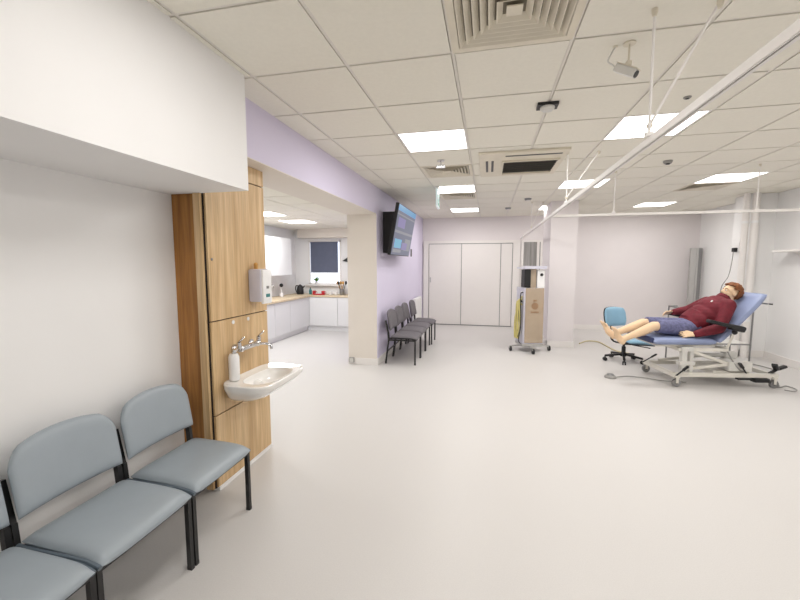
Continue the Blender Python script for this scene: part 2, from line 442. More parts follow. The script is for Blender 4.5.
# box camera on a bracket
t = thing('security_camera', 'small grey box camera on a ceiling bracket near the rail hanger', 'camera', (.68, 2.3, CZ-.006))
bm = bmesh.new(); lathe(bm, [(.03, 0), (.03, -.006)], (0, 0, 0)); cyl(bm, (0, 0, 0), (0, 0, -.1), .005); box(bm, -.012, .012, -.012, .012, -.11, -.09); obj('bracket', bm, 'beige', t, smooth=True)
rm = Matrix.Rotation(R(-38), 3, 'Z') @ Matrix.Rotation(R(34), 3, 'Y')
c0_ = Vector((-.01, 0, -.135))
bm = bmesh.new(); obox(bm, c0_, (.115, .046, .038), rm, .004); obj('body', bm, 'cart', t)
bm = bmesh.new(); obox(bm, c0_+rm @ Vector((0, 0, .0215)), (.12, .05, .004), rm); obj('sun_shield', bm, 'beige', t)
bm = bmesh.new(); c = c0_; d = rm @ Vector((1, 0, 0)); cyl(bm, c+d*.055, c+d*.061, .017, n=18); obj('lens', bm, 'black', t, smooth=True)
bm = bmesh.new(); tube(bm, [c-d*.06, c-d*.085+Vector((0, 0, .01)), (-.09, .03, -.06), (-.06, .02, -.003)], .004); obj('cable', bm, 'cart', t, smooth=True)
bm = bmesh.new(); lathe(bm, [(.012, 0), (.012, -.004)], (-.06, .02, 0)); obj('cable_cap', bm, 'beige', t)

# curtain rails
ZR = 2.15
rl = thing('curtain_rail', 'long white curtain rail running from the near right to the back wall', 'curtain rail', (.76, 5, ZR))
bm = bmesh.new(); box(bm, .746, .749, .0, YF-.002, ZR-.012, ZR+.02); box(bm, .749, .774, .0, YF-.002, ZR+.015, ZR+.02); box(bm, .771, .774, .0, YF-.002, ZR-.012, ZR+.02)
box(bm, .749, .7525, .0, YF-.002, ZR-.014, ZR-.010); box(bm, .7585, .771, .0, YF-.002, ZR-.014, ZR-.010)
obj('track', bm, 'trim', rl, world=True)
obj('track_slot', B(.7525, .7585, .0, YF-.002, ZR-.01, ZR-.006), 'gap', rl, world=True)
def rail_hanger(x, y, brace, label, dx=0, dy=0):
    t = thing('rail_hanger', label, 'rail hanger', (x, y, ZR+.02), 0, 'thin white rods holding the curtain rails')
    bm = bmesh.new(); cyl(bm, (0, 0, 0), (dx, dy, CZ-ZR-.026), .006); obj('rod', bm, 'trim', t, smooth=True)
    bm = bmesh.new(); lathe(bm, [(.013, 0), (.013, -.015), (.008, -.03)], (dx, dy, CZ-ZR-.026)); obj('ceiling_cap', bm, 'beige', t, smooth=True)
    bm = bmesh.new(); box(bm, -.018, .018, -.012, .012, 0, .02, bev=.003); obj('clamp', bm, 'trim', t)
    if brace:
        bm = bmesh.new(); cyl(bm, (0, 0, .05), (brace[0], brace[1], CZ-ZR-.026), .006)
        obj('brace', bm, 'trim', t, smooth=True)
        bm = bmesh.new(); lathe(bm, [(.013, 0), (.013, -.015), (.008, -.03)], (brace[0], brace[1], CZ-ZR-.026)); obj('brace_cap', bm, 'beige', t, smooth=True)
        bm = bmesh.new(); sph(bm, (0, 0, .05), .014); obj('joint', bm, 'beige', t, smooth=True)
    return t
rail_hanger(.745, 2.16, (.2, -.13), 'nearest rail hanger rods forming a V above the near ceiling light', -.05, -.13)
rail_hanger(.76, 4.3, (.3, .05), 'second pair of white rods forming a V above the curtain rail')
rail_hanger(.76, 7.6, (.2, .05), 'far white hanger rods on the curtain rail near the back wall')
rl2 = thing('curtain_rail', 'white cross curtain rail spanning above the examination couch', 'curtain rail', (2.6, 5.3, ZR))
bm = bmesh.new(); box(bm, .775, 4.498, 5.288, 5.312, ZR-.012, ZR+.02); obj('track', bm, 'trim', rl2, world=True)
bm = bmesh.new(); box(bm, .775, 4.498, 5.297, 5.303, ZR-.0135, ZR-.0121); obj('track_slot', bm, 'gap', rl2, world=True)
rail_hanger(1.49, 5.3, None, 'straight white hanger on the cross rail left of the couch')
rail_hanger(2.98, 5.3, None, 'straight white hanger on the cross rail above the couch head')

# ------------------------------------------------------------------ wooden cabinet
FX = -1.77
cab = thing('wooden_cabinet', 'tall oak effect cabinet with panelled front carrying the wash basin', 'cabinet', (-1.9, 2.5, 0))
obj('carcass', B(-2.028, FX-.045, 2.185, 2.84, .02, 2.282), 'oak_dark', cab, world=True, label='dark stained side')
obj('rear_gap', B(FX-.085, FX-.075, 2.178, 2.184, .02, 2.282), 'gap', cab, world=True, label='thin black gap beside the end strip')
obj('end_strip', B(FX-.072, FX-.022, 2.155, 2.183, .02, 2.282), 'oak', cab, world=True)
obj('shadow_gap', B(FX-.04, FX-.0145, 2.175, 2.84, .02, 2.282), 'gap', cab, world=True, label='black gap behind the front panels')
for nm, z0, z1 in (('lower_panel', .03, .525), ('middle_panel', .533, 1.168), ('door', 1.176, 2.155), ('top_panel', 2.163, 2.282)):
    p = obj(nm, B(FX-.014, FX, 2.183, 2.845, z0, z1), 'oak', cab, world=True)
    if nm == 'door':
        bm = bmesh.new(); cyl(bm, (FX, 2.215, 1.585), (FX+.003, 2.215, 1.585), .009); obj('key_lock', bm, 'steel_dark', p, world=True)
    if nm == 'middle_panel':
        for y in (2.405, 2.583):
            bm = bmesh.new(); cyl(bm, (FX, y, 1.14), (FX+.004, y, 1.14), .014, n=18); obj('cover_cap', bm, 'white', p, world=True)
obj('plinth', B(-2.028, FX+.004, 2.19, 2.85, .0, .028), 'white', cab, world=True)

# soap dispenser on the cabinet
d = thing('soap_dispenser', 'white and pale blue wall dispenser high on the oak cabinet door', 'dispenser', (FX, 2.66, 1.27))
bm = bmesh.new(); box(bm, FX+.0005, FX+.105, 2.60, 2.73, 1.265, 1.515, bev=.018); obj('housing', bm, 'lav', d, world=True, smooth=True)
bm = bmesh.new(); box(bm, FX+.095, FX+.118, 2.615, 2.735, 1.25, 1.51, bev=.01); obj('front_cover', bm, 'white', d, world=True, smooth=True)
bm = bmesh.new(); box(bm, FX+.1175, FX+.121, 2.65, 2.70, 1.30, 1.325); obj('blue_label', bm, 'teal', d, world=True)
bm = bmesh.new(); box(bm, FX+.1175, FX+.121, 2.66, 2.69, 1.365, 1.385); obj('level_window', bm, 'steel_dark', d, world=True)
bm = bmesh.new(); cyl(bm, (FX+.03, 2.665, 1.51), (FX+.03, 2.665, 1.545), .014); sph(bm, (FX+.03, 2.665, 1.548), .016); obj('top_button', bm, 'woodlight', d, world=True, smooth=True)

# wash basin
bs = thing('wash_basin', 'white ceramic wash basin projecting from the oak cabinet', 'wash basin', (FX, 2.515, .72))
bm = bmesh.new()
nU = 48
def rim(a, k, z, inset=0):
    # outline: flat back on the cabinet, rounded bowed front
    c = math.cos(a); s = math.sin(a)
    hy = .31-inset; dx = .37-inset
    y = hy*math.copysign(abs(s)**.36, s)
    x = .178+(dx/2)*math.copysign(abs(c)**.55, c)
    x = x*k+.0; y = y*(k*.6+.4)
    return (FX+.002+max(x, 0), 2.515+y, z+.018)
rings = []
for k, z, ins in ((.42, .585, .02), (.62, .592, .015), (.80, .62, .01), (.93, .662, .004), (1.0, .69, 0), (1.01, .718, 0), (1.0, .724, 0.004), (.97, .722, .02)):
    rings.append([bm.verts.new(rim(2*PI*i/nU, k, z, ins)) for i in range(nU)])
def inner(a, k, z):
    c = math.cos(a); s = math.sin(a)
    return (FX+.205+(.125*k)*math.copysign(abs(c)**.75, c), 2.515+.225*k*math.copysign(abs(s)**.7, s), z+.018)
for k, z in ((1.0, .716), (.96, .695), (.86, .655), (.6, .63), (.15, .62)):
    rings.append([bm.verts.new(inner(2*PI*i/nU, k, z)) for i in range(nU)])
for a, b in zip(rings, rings[1:]):
    for i in range(nU): bm.faces.new((a[i], a[(i+1) % nU], b[(i+1) % nU], b[i]))
bm.faces.new(rings[0][::-1]); bm.faces.new(rings[-1])
bowl = obj('bowl', bm, 'ceramic', bs, smooth=True, world=True)
bm = bmesh.new(); lathe(bm, [(.022, 0), (.022, .004), (.008, .003)], (FX+.205, 2.515, .64)); obj('drain', bm, 'chrome', bs, world=True, smooth=True)
bm = bmesh.new(); cyl(bm, (FX+.002, 2.515, .64), (FX+.13, 2.515, .63), .08, .05, n=24); obj('mounting_shroud', bm, 'ceramic', bs, world=True, smooth=True)
# tap
tp = thing('lever_tap', 'chrome wall mounted lever tap with swan spout above the basin', 'tap', (FX, 2.5, .95))
bm = bmesh.new()
for y in (2.40, 2.60):
    cyl(bm, (FX+.0005, y, .95), (FX+.012, y, .95), .03, n=20); cyl(bm, (FX, y, .95), (FX+.06, y, .95), .014)
    sph(bm, (FX+.06, y, .95), .024)
cyl(bm, (FX+.06, 2.38, .95), (FX+.06, 2.62, .95), .02, n=18)
obj('mixer_body', bm, 'chrome', tp, world=True, smooth=True)
for y in (2.38, 2.62):
    bm = bmesh.new(); cyl(bm, (FX+.06, y, .955), (FX+.06, y, 1.0), .016); bar(bm, (FX+.055, y, 1.0), (FX+.12, y-.03, 1.045), .018, .01, .003); obj('lever', bm, 'chrome', tp, world=True, smooth=True)
bm = bmesh.new(); tube(bm, [(FX+.06, 2.5, .96), (FX+.1, 2.51, .965), (FX+.17, 2.54, .965), (FX+.205, 2.55, .95), (FX+.21, 2.55, .925)], .009, n=10); obj('spout', bm, 'chrome', tp, world=True, smooth=True)
# pump bottle
pb = thing('soap_bottle', 'white cylinder soap bottle with chrome pump standing on the basin corner', 'bottle', (FX+.05, 2.33, .7425))
bm = bmesh.new(); lathe(bm, [(.033, .0), (.036, .006), (.036, .165), (.028, .188), (.012, .19)], (0, 0, 0), 28); obj('bottle_body', bm, 'white', pb, smooth=True)
bm = bmesh.new(); cyl(bm, (0, 0, .188), (0, 0, .222), .008); lathe(bm, [(.016, .188), (.016, .205)], (0, 0, 0)); bar(bm, (0, 0, .222), (.04, -.015, .22), .012, .008); obj('pump', bm, 'chrome', pb, smooth=True)

# ------------------------------------------------------------------ chairs (local: front +x, width along y)
def make_chair(label, group, seatm, sidem, w=.485, arch=.045):
    t = thing('visitor_chair', label, 'chair', (0, 0, 0), 0, group)
    hw = w/2
    def seatf(s, tt):
        x = .06+.205*s; y = (hw-.012)*tt
        z = .42-.012*max(0, s)**4*1.6-.004*(1-tt*tt)-.006*s
        return (x, y, z), (0, 0, 1)
    bm = bmesh.new(); pillow(bm, seatf, .07, 18, 16, 8); seat = obj('seat', bm, seatm, t, smooth=True)
    for s in (-1, 1):
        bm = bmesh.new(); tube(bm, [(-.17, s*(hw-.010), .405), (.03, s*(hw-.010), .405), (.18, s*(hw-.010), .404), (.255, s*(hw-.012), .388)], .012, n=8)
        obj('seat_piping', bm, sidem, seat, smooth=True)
    def backf(s, tt):
        yy = (hw-.012)*s
        top = .83-arch*abs(s)**2.2-.11*max(0, abs(s)-.72)**2/.0784*.55
        bot = .52
        z = bot+(top-bot)*(tt+1)/2
        x = -.155-.05*(z-.5)/.3-.012+.022*s*s
        return (x, yy, z), (1, 0, .2)
    bm = bmesh.new(); pillow(bm, backf, .052, 22, 14, 8); obj('backrest', bm, seatm, t, smooth=True)
    for s in (-1, 1):
        y = s*(hw-.011)
        bm = bmesh.new(); box(bm, .225, .249, y-.011, y+.011, 0, .392); box(bm, .223, .251, y-.0105, y+.0105, 0, .018); obj('leg', bm, 'blackmetal', t)
        bm = bmesh.new(); bar(bm, (-.225, y, 0.006), (-.175, y, .40), .022, .024); obj('leg', bm, 'blackmetal', t)
        bm = bmesh.new(); bar(bm, (-.175, y, .385), (-.185, y, .5), .022, .03); bar(bm, (-.183, y, .48), (-.225, y, .68), .022, .026)
        obj('back_upright', bm, 'blackmetal', t)
    bm = bmesh.new()
    for s in (-1, 1):
        y = s*(hw-.011); box(bm, -.18, .248, y-.011, y+.011, .365, .387)
    box(bm, .226, .248, -hw+.01, hw-.01, .365, .387); box(bm, -.18, -.16, -hw+.01, hw-.01, .365, .387)
    obj('seat_frame', bm, 'blackmetal', t)
    bm = bmesh.new(); bar(bm, (-.2, -hw+.02, .2), (-.2, hw-.02, .2), .016); obj('stretcher', bm, 'blackmetal', t)
    return t
CXL = -1.69
c0 = make_chair('grey vinyl visitor chair next to the oak cabinet, right end of the near row', 'grey vinyl chairs along the left wall', 'vinyl', 'vinyl_side')
c0.location = (CXL, 1.825, 0)
dup(c0, (CXL, 1.33, 0), 0, 'wide grey vinyl visitor chair in the middle of the near row, seen whole')
dup(c0, (CXL, .84, 0), 0, 'grey vinyl visitor chair cut off by the lower left corner of the picture')
f0 = make_chair('charcoal fabric chair under the television, nearest of that row', 'charcoal fabric chairs under the television', 'weave', 'blackmetal')
f0.location = (-1.30, 5.95, 0)
dup(f0, (-1.30, 6.46, 0), 0, 'charcoal fabric chair under the television, second from the pillar')
dup(f0, (-1.30, 6.98, 0), 0, 'charcoal fabric chair under the television, third from the pillar')
dup(f0, (-1.27, 7.52, 0), 0, 'charcoal fabric chair farthest from the pillar, slightly apart by the far doors')

# ------------------------------------------------------------------ television
tv = thing('wall_television', 'large flat television tilted down on the lilac wall, showing a blue page', 'television', (XL, 6.35, 2.05))
top = Vector((-1.30, 0, 2.45)); bot = Vector((-1.44, 0, 1.68))
upv = (top-bot).normalized(); out = Vector((upv.z, 0, -upv.x)); cen = (top+bot)/2
rot = Matrix((out, Vector((0, 1, 0)), upv)).transposed()   # columns
def tvb(bm, o0, o1, y0, y1, u0, u1):
    obox(bm, cen+out*((o0+o1)/2)+upv*((u0+u1)/2)+Vector((0, (y0+y1)/2, 0)), (abs(o1-o0), abs(y1-y0), abs(u1-u0)), rot)
hh = (top-bot).length/2
bm = bmesh.new(); tvb(bm, -.05, 0, 5.68, 7.04, -hh, hh); obj('casing', bm, 'black', tv, world=True, bevel=.004)
bm = bmesh.new(); tvb(bm, 0, .004, 5.69, 7.03, -hh+.012, hh-.012); scr = obj('screen', bm, 'scr_a', tv, world=True)
bm = bmesh.new(); tvb(bm, .004, .005, 5.69, 7.03, hh-.10, hh-.012); obj('page_header', bm, 'scr_head', scr, world=True)
bm = bmesh.new(); tvb(bm, .004, .005, 5.69, 7.03, -.04, -.0); tvb(bm, .004, .005, 5.75, 6.3, -hh+.05, -hh+.1); tvb(bm, .004, .005, 6.5, 6.95, -.30, -.1); tvb(bm, .004, .005, 5.69, 7.03, .23, .25); obj('grey_tiles', bm, 'scr_b', scr, world=True)
bm = bmesh.new(); tvb(bm, .0045, .0055, 5.78, 6.25, -.27, -.13); obj('cyan_tile', bm, 'scr_c', scr, world=True)
bm = bmesh.new(); tvb(bm, .0045, .0055, 6.3, 6.7, -.29, -.17); tvb(bm, .0045, .0055, 5.8, 6.3, .05, .2); obj('violet_tile', bm, 'scr_d', scr, world=True)
bm = bmesh.new(); prism(bm, [(XL+.002, 1.72), (XL+.002, 2.36), (-1.395, 2.36), (-1.485, 1.72)], 5.95, 6.85, 'y'); obj('wall_bracket', bm, 'black', tv, world=True)
t = thing('wall_switch', 'tiny black switch plate on the lilac wall beyond the television', 'switch', (XL, 8.24, 1.78))
obj('plate', B(0.0005, .012, -.05, .05, -.08, .08, bev=.003), 'black', t)
ra = thing('white_radiator', 'white panel radiator low on the lilac wall behind the last chair', 'radiator', (XL, 8.6, .1))
bm = bmesh.new(); box(bm, .03, .1, -.35, .45, .05, .68, bev=.01); obj('panel', bm, 'white', ra)
bm = bmesh.new()
for k in range(15): box(bm, .1, .106, -.32+k*.052, -.29+k*.052, .09, .64)
obj('fins', bm, 'white', ra)
bm = bmesh.new(); box(bm, 0.0005, .03, -.2, -.17, .2, .5); box(bm, 0.0005, .03, .2, .23, .2, .5); obj('wall_mount', bm, 'white', ra)
t = thing('floor_socket', 'small grey socket box at the foot of the cream pillar', 'socket', (-2.03, 5.58, .03))
obj('box', B(-.04, .04, -.03, -.0005, .0, .08, bev=.004), 'greycable', t)
obj('face', B(-.03, .03, -.033, -.03, .01, .07), 'cart', t)

# ------------------------------------------------------------------ far doors
D = bpy.data.objects.new('door_1', None); C.objects.link(D); D.location = (-.45, YF, 0); D['kind'] = 'structure'; D['label'] = 'white folding partition doors across the back wall'
for i, (a, b) in enumerate(((-1.46, -.66), (-.645, .285), (.30, .56))):
    o = obj('door_panel', B(a, b, YF-.04, YF-.002, .02, 2.03, bev=.004), 'trim', D, world=True)
    if i == 0: obj('handle', B(-1.44, -1.41, YF-.055, YF-.04, 1.07, 1.2, bev=.004), 'steel', o, world=True)
bm = bmesh.new(); box(bm, -1.60, .74, YF-.06, YF-.001, 2.045, 2.11); box(bm, -1.60, -1.475, YF-.06, YF-.001, 0, 2.045); box(bm, .575, .74, YF-.06, YF-.001, 0, 2.045)
obj('door_frame', bm, 'trim', D, world=True)
obj('bottom_track', B(-1.475, .575, YF-.045, YF-.001, 0, .018), 'steel_dark', D, world=True)
bm = bmesh.new(); box(bm, -1.475, .575, YF-.006, YF-.001, .02, 2.045); obj('joint_backing', bm, 'steel_dark', D, world=True)
D2 = struct('door_2', B(.76, 1.36, YF-.03, YF-.001, 0, 2.1), 'trim')
bm = bmesh.new(); box(bm, .82, 1.12, YF-.036, YF-.031, .25, 2.06); box(bm, 1.18, 1.2, YF-.036, YF-.031, .25, 2.06); g = obj('vision_panel', bm, 'glass', D2)

# ------------------------------------------------------------------ kitchen
def base_unit(x0, x1, y0, y1, face, label, handle='bar', cat='kitchen cabinet'):
    t = thing('kitchen_base_cabinet' if cat == 'kitchen cabinet' else 'dishwasher', label, cat, ((x0+x1)/2, (y0+y1)/2, 0), 0, 'cream kitchen base units')
    obj('body', B(x0, x1, y0, y1, .1, .778), 'kitchen', t, world=True)
    if face == 'x':
        d = obj('door', B(x1, x1+.02, y0+.003, y1-.003, .115, .77, bev=.002), 'kitchen', t, world=True)
        obj('plinth', B(x1-.05, x1-.03, y0, y1, 0, .0995), 'kitchen', t, world=True)
        bm = bmesh.new()
        if handle == 'bar':
            box(bm, x1+.02, x1+.045, y0+.08, y0+.25, .70, .715)
            obj('handle', bm, 'steel_dark', d, world=True)
        else: bm.free()
    else:
        d = obj('door', B(x0+.003, x1-.003, y0-.02, y0, .115, .77, bev=.002), 'kitchen', t, world=True)
        obj('plinth', B(x0, x1, y0+.03, y0+.05, 0, .0995), 'kitchen', t, world=True)
    return t
KX = -4.05; KY = 8.27
base_unit(-4.62, KX, 5.55, 6.15, 'x', 'cream kitchen base unit hidden nearest the oak cabinet')
base_unit(-4.62, KX, 6.152, 6.75, 'x', 'white dishwasher with a dark bar handle, beside the oak cabinet edge', cat='dishwasher')
base_unit(-4.62, KX, 6.752, 7.35, 'x', 'cream kitchen base unit next to the dishwasher', None)
base_unit(-4.62, KX, 7.352, 8.2, 'x', 'cream kitchen base unit running into the far kitchen corner', None)
base_unit(KX+.02, -3.34, KY, 8.74, 'y', 'wide cream kitchen base unit under the window', None)
base_unit(-3.338, -2.72, KY, 8.74, 'y', 'cream kitchen base unit right of the window, beside the pillar edge', None)
base_unit(-2.718, -2.1, KY, 8.74, 'y', 'cream kitchen base unit hidden behind the cream pillar', None)
bm = bmesh.new(); prism(bm, [(-4.625, 5.5), (KX+.04, 5.5), (KX+.04, KY-.03), (-2.095, KY-.03), (-2.095, 8.745), (-4.625, 8.745)], .78, .82, 'z')
tag(obj('kitchen_worktop', bm, 'worktop', bevel=.003), 'pale beech L shaped kitchen worktop running under the window', 'worktop')
bm = bmesh.new(); box(bm, -4.629, -4.622, 5.5, 8.74, .821, 1.29); tag(obj('splashback', bm, 'white'), 'pale splashback behind the left kitchen worktop', 'splashback')
for k, (a, b) in enumerate(((5.6, 6.35), (6.352, 7.1), (7.102, 7.95))):
    t = thing('kitchen_wall_cabinet', ['white wall cabinet hidden nearest the oak cabinet', 'white kitchen wall cabinet beside the oak cabinet edge', 'white kitchen wall cabinet closest to the window'][k], 'kitchen cabinet', (-4.46, (a+b)/2, 1.3), 0, 'white kitchen wall cabinets')
    obj('body', B(-4.62, -4.31, a, b, 1.3, 2.1), 'kitchen', t, world=True)
    obj('door', B(-4.31, -4.29, a+.003, b-.003, 1.3, 2.1, bev=.002), 'kitchen', t, world=True)
obj_ = obj('corner_post', B(-4.6, KX+.02, 8.201, 8.74, 0, .778), 'kitchen'); tag(obj_, 'cream filler post in the inner corner of the kitchen base units', 'kitchen cabinet')
# kettle
t = thing('kettle', 'black kettle on the kitchen worktop near the corner', 'kettle', (-4.36, 8.45, .821))
bm = bmesh.new(); lathe(bm, [(.08, 0), (.085, .02), (.08, .12), (.06, .2), (.03, .22), (.012, .235)], (0, 0, 0)); obj('body', bm, 'black', t, smooth=True)
bm = bmesh.new(); tube(bm, [(-.05, 0, .2), (-.1, 0, .2), (-.12, 0, .12), (-.085, 0, .04)], .012); obj('handle', bm, 'black', t, smooth=True)
bm = bmesh.new(); cyl(bm, (.06, 0, .15), (.12, 0, .2), .02, .012); obj('spout', bm, 'black', t, smooth=True)
# kitchen tap and sink
t = thing('kitchen_tap', 'tall chrome swan neck tap on the left kitchen worktop', 'tap', (-4.5, 7.3, .821))
bm = bmesh.new(); lathe(bm, [(.025, 0), (.02, .03)], (0, 0, 0)); tube(bm, [(0, 0, .02), (0, 0, .2), (.03, 0, .27), (.09, 0, .28), (.13, 0, .23)], .011); obj('spout', bm, 'chrome', t, smooth=True)
bm = bmesh.new(); bar(bm, (0, 0, .04), (.02, .07, .06), .012, .008); obj('lever', bm, 'chrome', t)
t = thing('brush', 'round black headed washing up brush beside the kitchen tap', 'brush', (-4.45, 7.75, .821))
bm = bmesh.new(); lathe(bm, [(.04, 0), (.04, .08)], (0, 0, 0)); obj('holder', bm, 'white', t, smooth=True)
bm = bmesh.new(); cyl(bm, (0, 0, .06), (0, 0, .22), .008); obj('handle', bm, 'white', t)
bm = bmesh.new(); sph(bm, (0, 0, .25), .042); obj('head', bm, 'black', t, smooth=True)
def mug(x, y, m, label, grp=None):
    t = thing('mug', label, 'mug', (x, y, .821), 0, grp)
    bm = bmesh.new(); lathe(bm, [(.035, 0), (.04, .01), (.041, .09), (.036, .09), (.033, .015)], (0, 0, 0)); obj('cup', bm, m, t, smooth=True)
    bm = bmesh.new(); tube(bm, [(.038, 0, .075), (.065, 0, .07), (.068, 0, .03), (.038, 0, .02)], .006); obj('handle', bm, m, t, smooth=True)
mug(-4.0, 8.45, 'red', 'red mug on the worktop left under the window')
mug(-3.75, 8.40, 'red', 'red mug on the worktop in the middle under the window')
mug(-3.58, 8.45, 'white', 'white mug beside the middle red mug under the window', 'white mugs')
mug(-3.47, 8.5, 'white', 'white mug nearest the wooden utensils', 'white mugs')
t = thing('washing_up_bottle', 'small teal bottle standing left under the kitchen window', 'bottle', (-4.12, 8.5, .821))
bm = bmesh.new(); lathe(bm, [(.03, 0), (.034, .01), (.034, .1), (.012, .13)], (0, 0, 0)); obj('body', bm, 'teal', t, smooth=True)
bm = bmesh.new(); lathe(bm, [(.013, .13), (.01, .16)], (0, 0, 0)); obj('cap', bm, 'black', t, smooth=True)
t = thing('snack_box', 'low red box lying on the worktop beneath the window', 'box', (-3.86, 8.36, .821))
obj('carton', B(-.1, .1, -.03, .03, 0, .03, bev=.003), 'red', t); obj('lid_band', B(-.06, .06, -.0305, .0305, .0305, .034), 'white', t)
t = thing('utensil_pot', 'steel pot of wooden and black utensils beside the pillar edge', 'utensil pot', (-3.32, 8.5, .821))
bm = bmesh.new(); lathe(bm, [(.055, 0), (.06, .01), (.06, .14), (.054, .14), (.052, .02)], (0, 0, 0)); obj('pot', bm, 'steel_dark', t, smooth=True)
for k, (dx, dy, m) in enumerate(((-.09, .0, 'woodlight'), (-.03, .02, 'woodlight'), (.03, -.02, 'woodlight'), (.08, .01, 'black'), (-.06, -.03, 'black'))):
    bm = bmesh.new(); p = Vector((dx*.3, dy*.3, .02)); q = Vector((dx, dy, .25)); cyl(bm, p, q, .007); sph(bm, q+Vector((dx*.2, 0, .03)), .035, (.8, .3, 1.2)); obj('utensil', bm, m, t, smooth=True)
t = thing('potted_plant', 'small green leafy plant on the kitchen window sill', 'plant', (-4.05, 8.70, 1.046))
bm = bmesh.new(); lathe(bm, [(.03, 0), (.04, .07), (.036, .07), (.034, .06)], (0, 0, 0)); obj('pot', bm, 'white', t, smooth=True)
bm = bmesh.new()
for k in range(16):
    a = k*2.4; l = .1+.05*random.random(); e = .5+.6*random.random()
    p = Vector((0, 0, .06)); q = p+Vector((math.cos(a)*math.cos(e)*l, -abs(math.sin(a)*math.cos(e))*l*.5, math.sin(e)*l*1.2)); s = Vector((-math.sin(a), math.cos(a), 0))*.018; m_ = (p+q)/2+Vector((0, 0, .02))
    v = [bm.verts.new(x) for x in (p, m_+s, q, m_-s)]; bm.faces.new(v)
r_ = bmesh.ops.solidify(bm, geom=bm.faces[:], thickness=.002); obj('leaves', bm, 'green', t)
t = thing('wall_fitting', 'small black wedge shaped fitting on the kitchen wall right of the window', 'wall fitting', (-3.31, 8.75, 1.63))
bm = bmesh.new(); prism(bm, [(-.07, -.02), (.07, .07), (.07, -.045)], -.06, -.0005, 'y'); obj('wedge', bm, 'black', t, bevel=.003)
obj('mounting_plate', B(-.02, .04, -.004, -.0003, -.03, .02), 'black', t)

# ------------------------------------------------------------------ machine trolley
mc = thing('medical_cart', 'tall wheeled medical machine with a tan front panel by the pillar', 'medical cart', (.72, 7.2, 0), R(14))
bm = bmesh.new()
CP = [(math.cos(R(a_-14))*r_, math.sin(R(a_-14))*r_) for a_, r_ in ((203, .33), (281, .33), (5, .37), (90, .33))]
for x_, y_ in CP: bar(bm, (x_, y_, .085), (0, 0, .115), .03, .022)
box(bm, -.17, .2, -.19, .18, .1, .15, bev=.01)
obj('base_frame', bm, 'steel', mc)
for x_, y_ in CP:
    bm = bmesh.new(); box(bm, x_-.02, x_+.02, y_-.02, y_+.02, .06, .085, bev=.004); k = obj('castor', bm, 'steel', mc)
    bm = bmesh.new(); cyl(bm, (x_-.016, y_, .045), (x_+.016, y_, .045), .045, n=20); obj('wheel', bm, 'black', k, smooth=True)
obj('cabinet_body', B(-.16, .19, -.2, .2, .15, 1.13, bev=.008), 'lav', mc)
obj('front_panel', B(-.135, .185, -.215, -.2, .17, 1.13, bev=.006), 'tan', mc)
bm = bmesh.new()
lathe(bm, [(.06, 0), (.06, .003)], (0, 0, 0), 28); bm.transform(Matrix.Translation((.03, -.2152, .82)) @ Matrix.Rotation(PI/2, 4, 'X'))
box(bm, -.04, .10, -.219, -.2152, .70, .725); box(bm, .0, .06, -.219, -.2152, .90, .93)
obj('emblem', bm, 'tanmark', mc)
bm = bmesh.new()
for z in (.95, 1.05): cyl(bm, (-.16, -.1, z), (-.175, -.1, z), .02)
obj('gauge', bm, 'white', mc)
obj('monitor', B(-.16, -.05, -.2, -.02, 1.14, 1.45, bev=.008), 'black', mc)
obj('column', B(-.045, .06, -.15, .05, 1.13, 1.46), 'tan', mc)
obj('vaporiser', B(.07, .2, -.18, .02, 1.13, 1.44, bev=.012), 'white', mc)
bm = bmesh.new(); cyl(bm, (.14, -.18, 1.36), (.14, -.2, 1.36), .025); obj('dial', bm, 'black', mc, smooth=True)
bm = bmesh.new(); box(bm, -.17, .22, -.22, .2, 1.46, 1.485, bev=.006); box(bm, -.17, .22, -.22, -.21, 1.485, 1.51); obj('top_tray', bm, 'lav', mc)
bm = bmesh.new(); box(bm, -.15, -.02, -.15, .0, 1.486, 1.51, bev=.004); obj('tray_box', bm, 'white', mc)
for k, (dx, m) in enumerate(((-.20, 'yellow'), (-.225, 'yellow'), (-.19, 'black'), (-.24, 'yellow'))):
    bm = bmesh.new(); tube(bm, [(-.16, -.12, .98-.05*k), (dx-.02, -.15, .9), (dx-.01, -.17+.03*k, .6), (dx, -.14, .33+.05*k), (dx-.03, -.1, .25), (dx-.02, -.06, .6), (-.17, -.02, .9)], .012); obj('breathing_hose', bm, m, mc, smooth=True)
bm = bmesh.new(); tube(bm, [(-.16, -.15, 1.05), (-.21, -.17, 1.0), (-.2, -.18, .5), (-.22, -.16, .22), (-.18, -.15, .15)], .009); obj('cable', bm, 'black', mc, smooth=True)

# yellow hose on the floor
bm = bmesh.new(); tube(bm, [(1.75, 7.95, .012), (1.95, 8.25, .012), (2.15, 8.2, .012), (2.2, 7.75, .012), (2.25, 7.4, .012), (2.45, 7.2, .012)], .012)
tag(obj('floor_hose', bm, 'hose', smooth=True), 'straw coloured hose curving over the floor behind the blue swivel chair', 'hose')

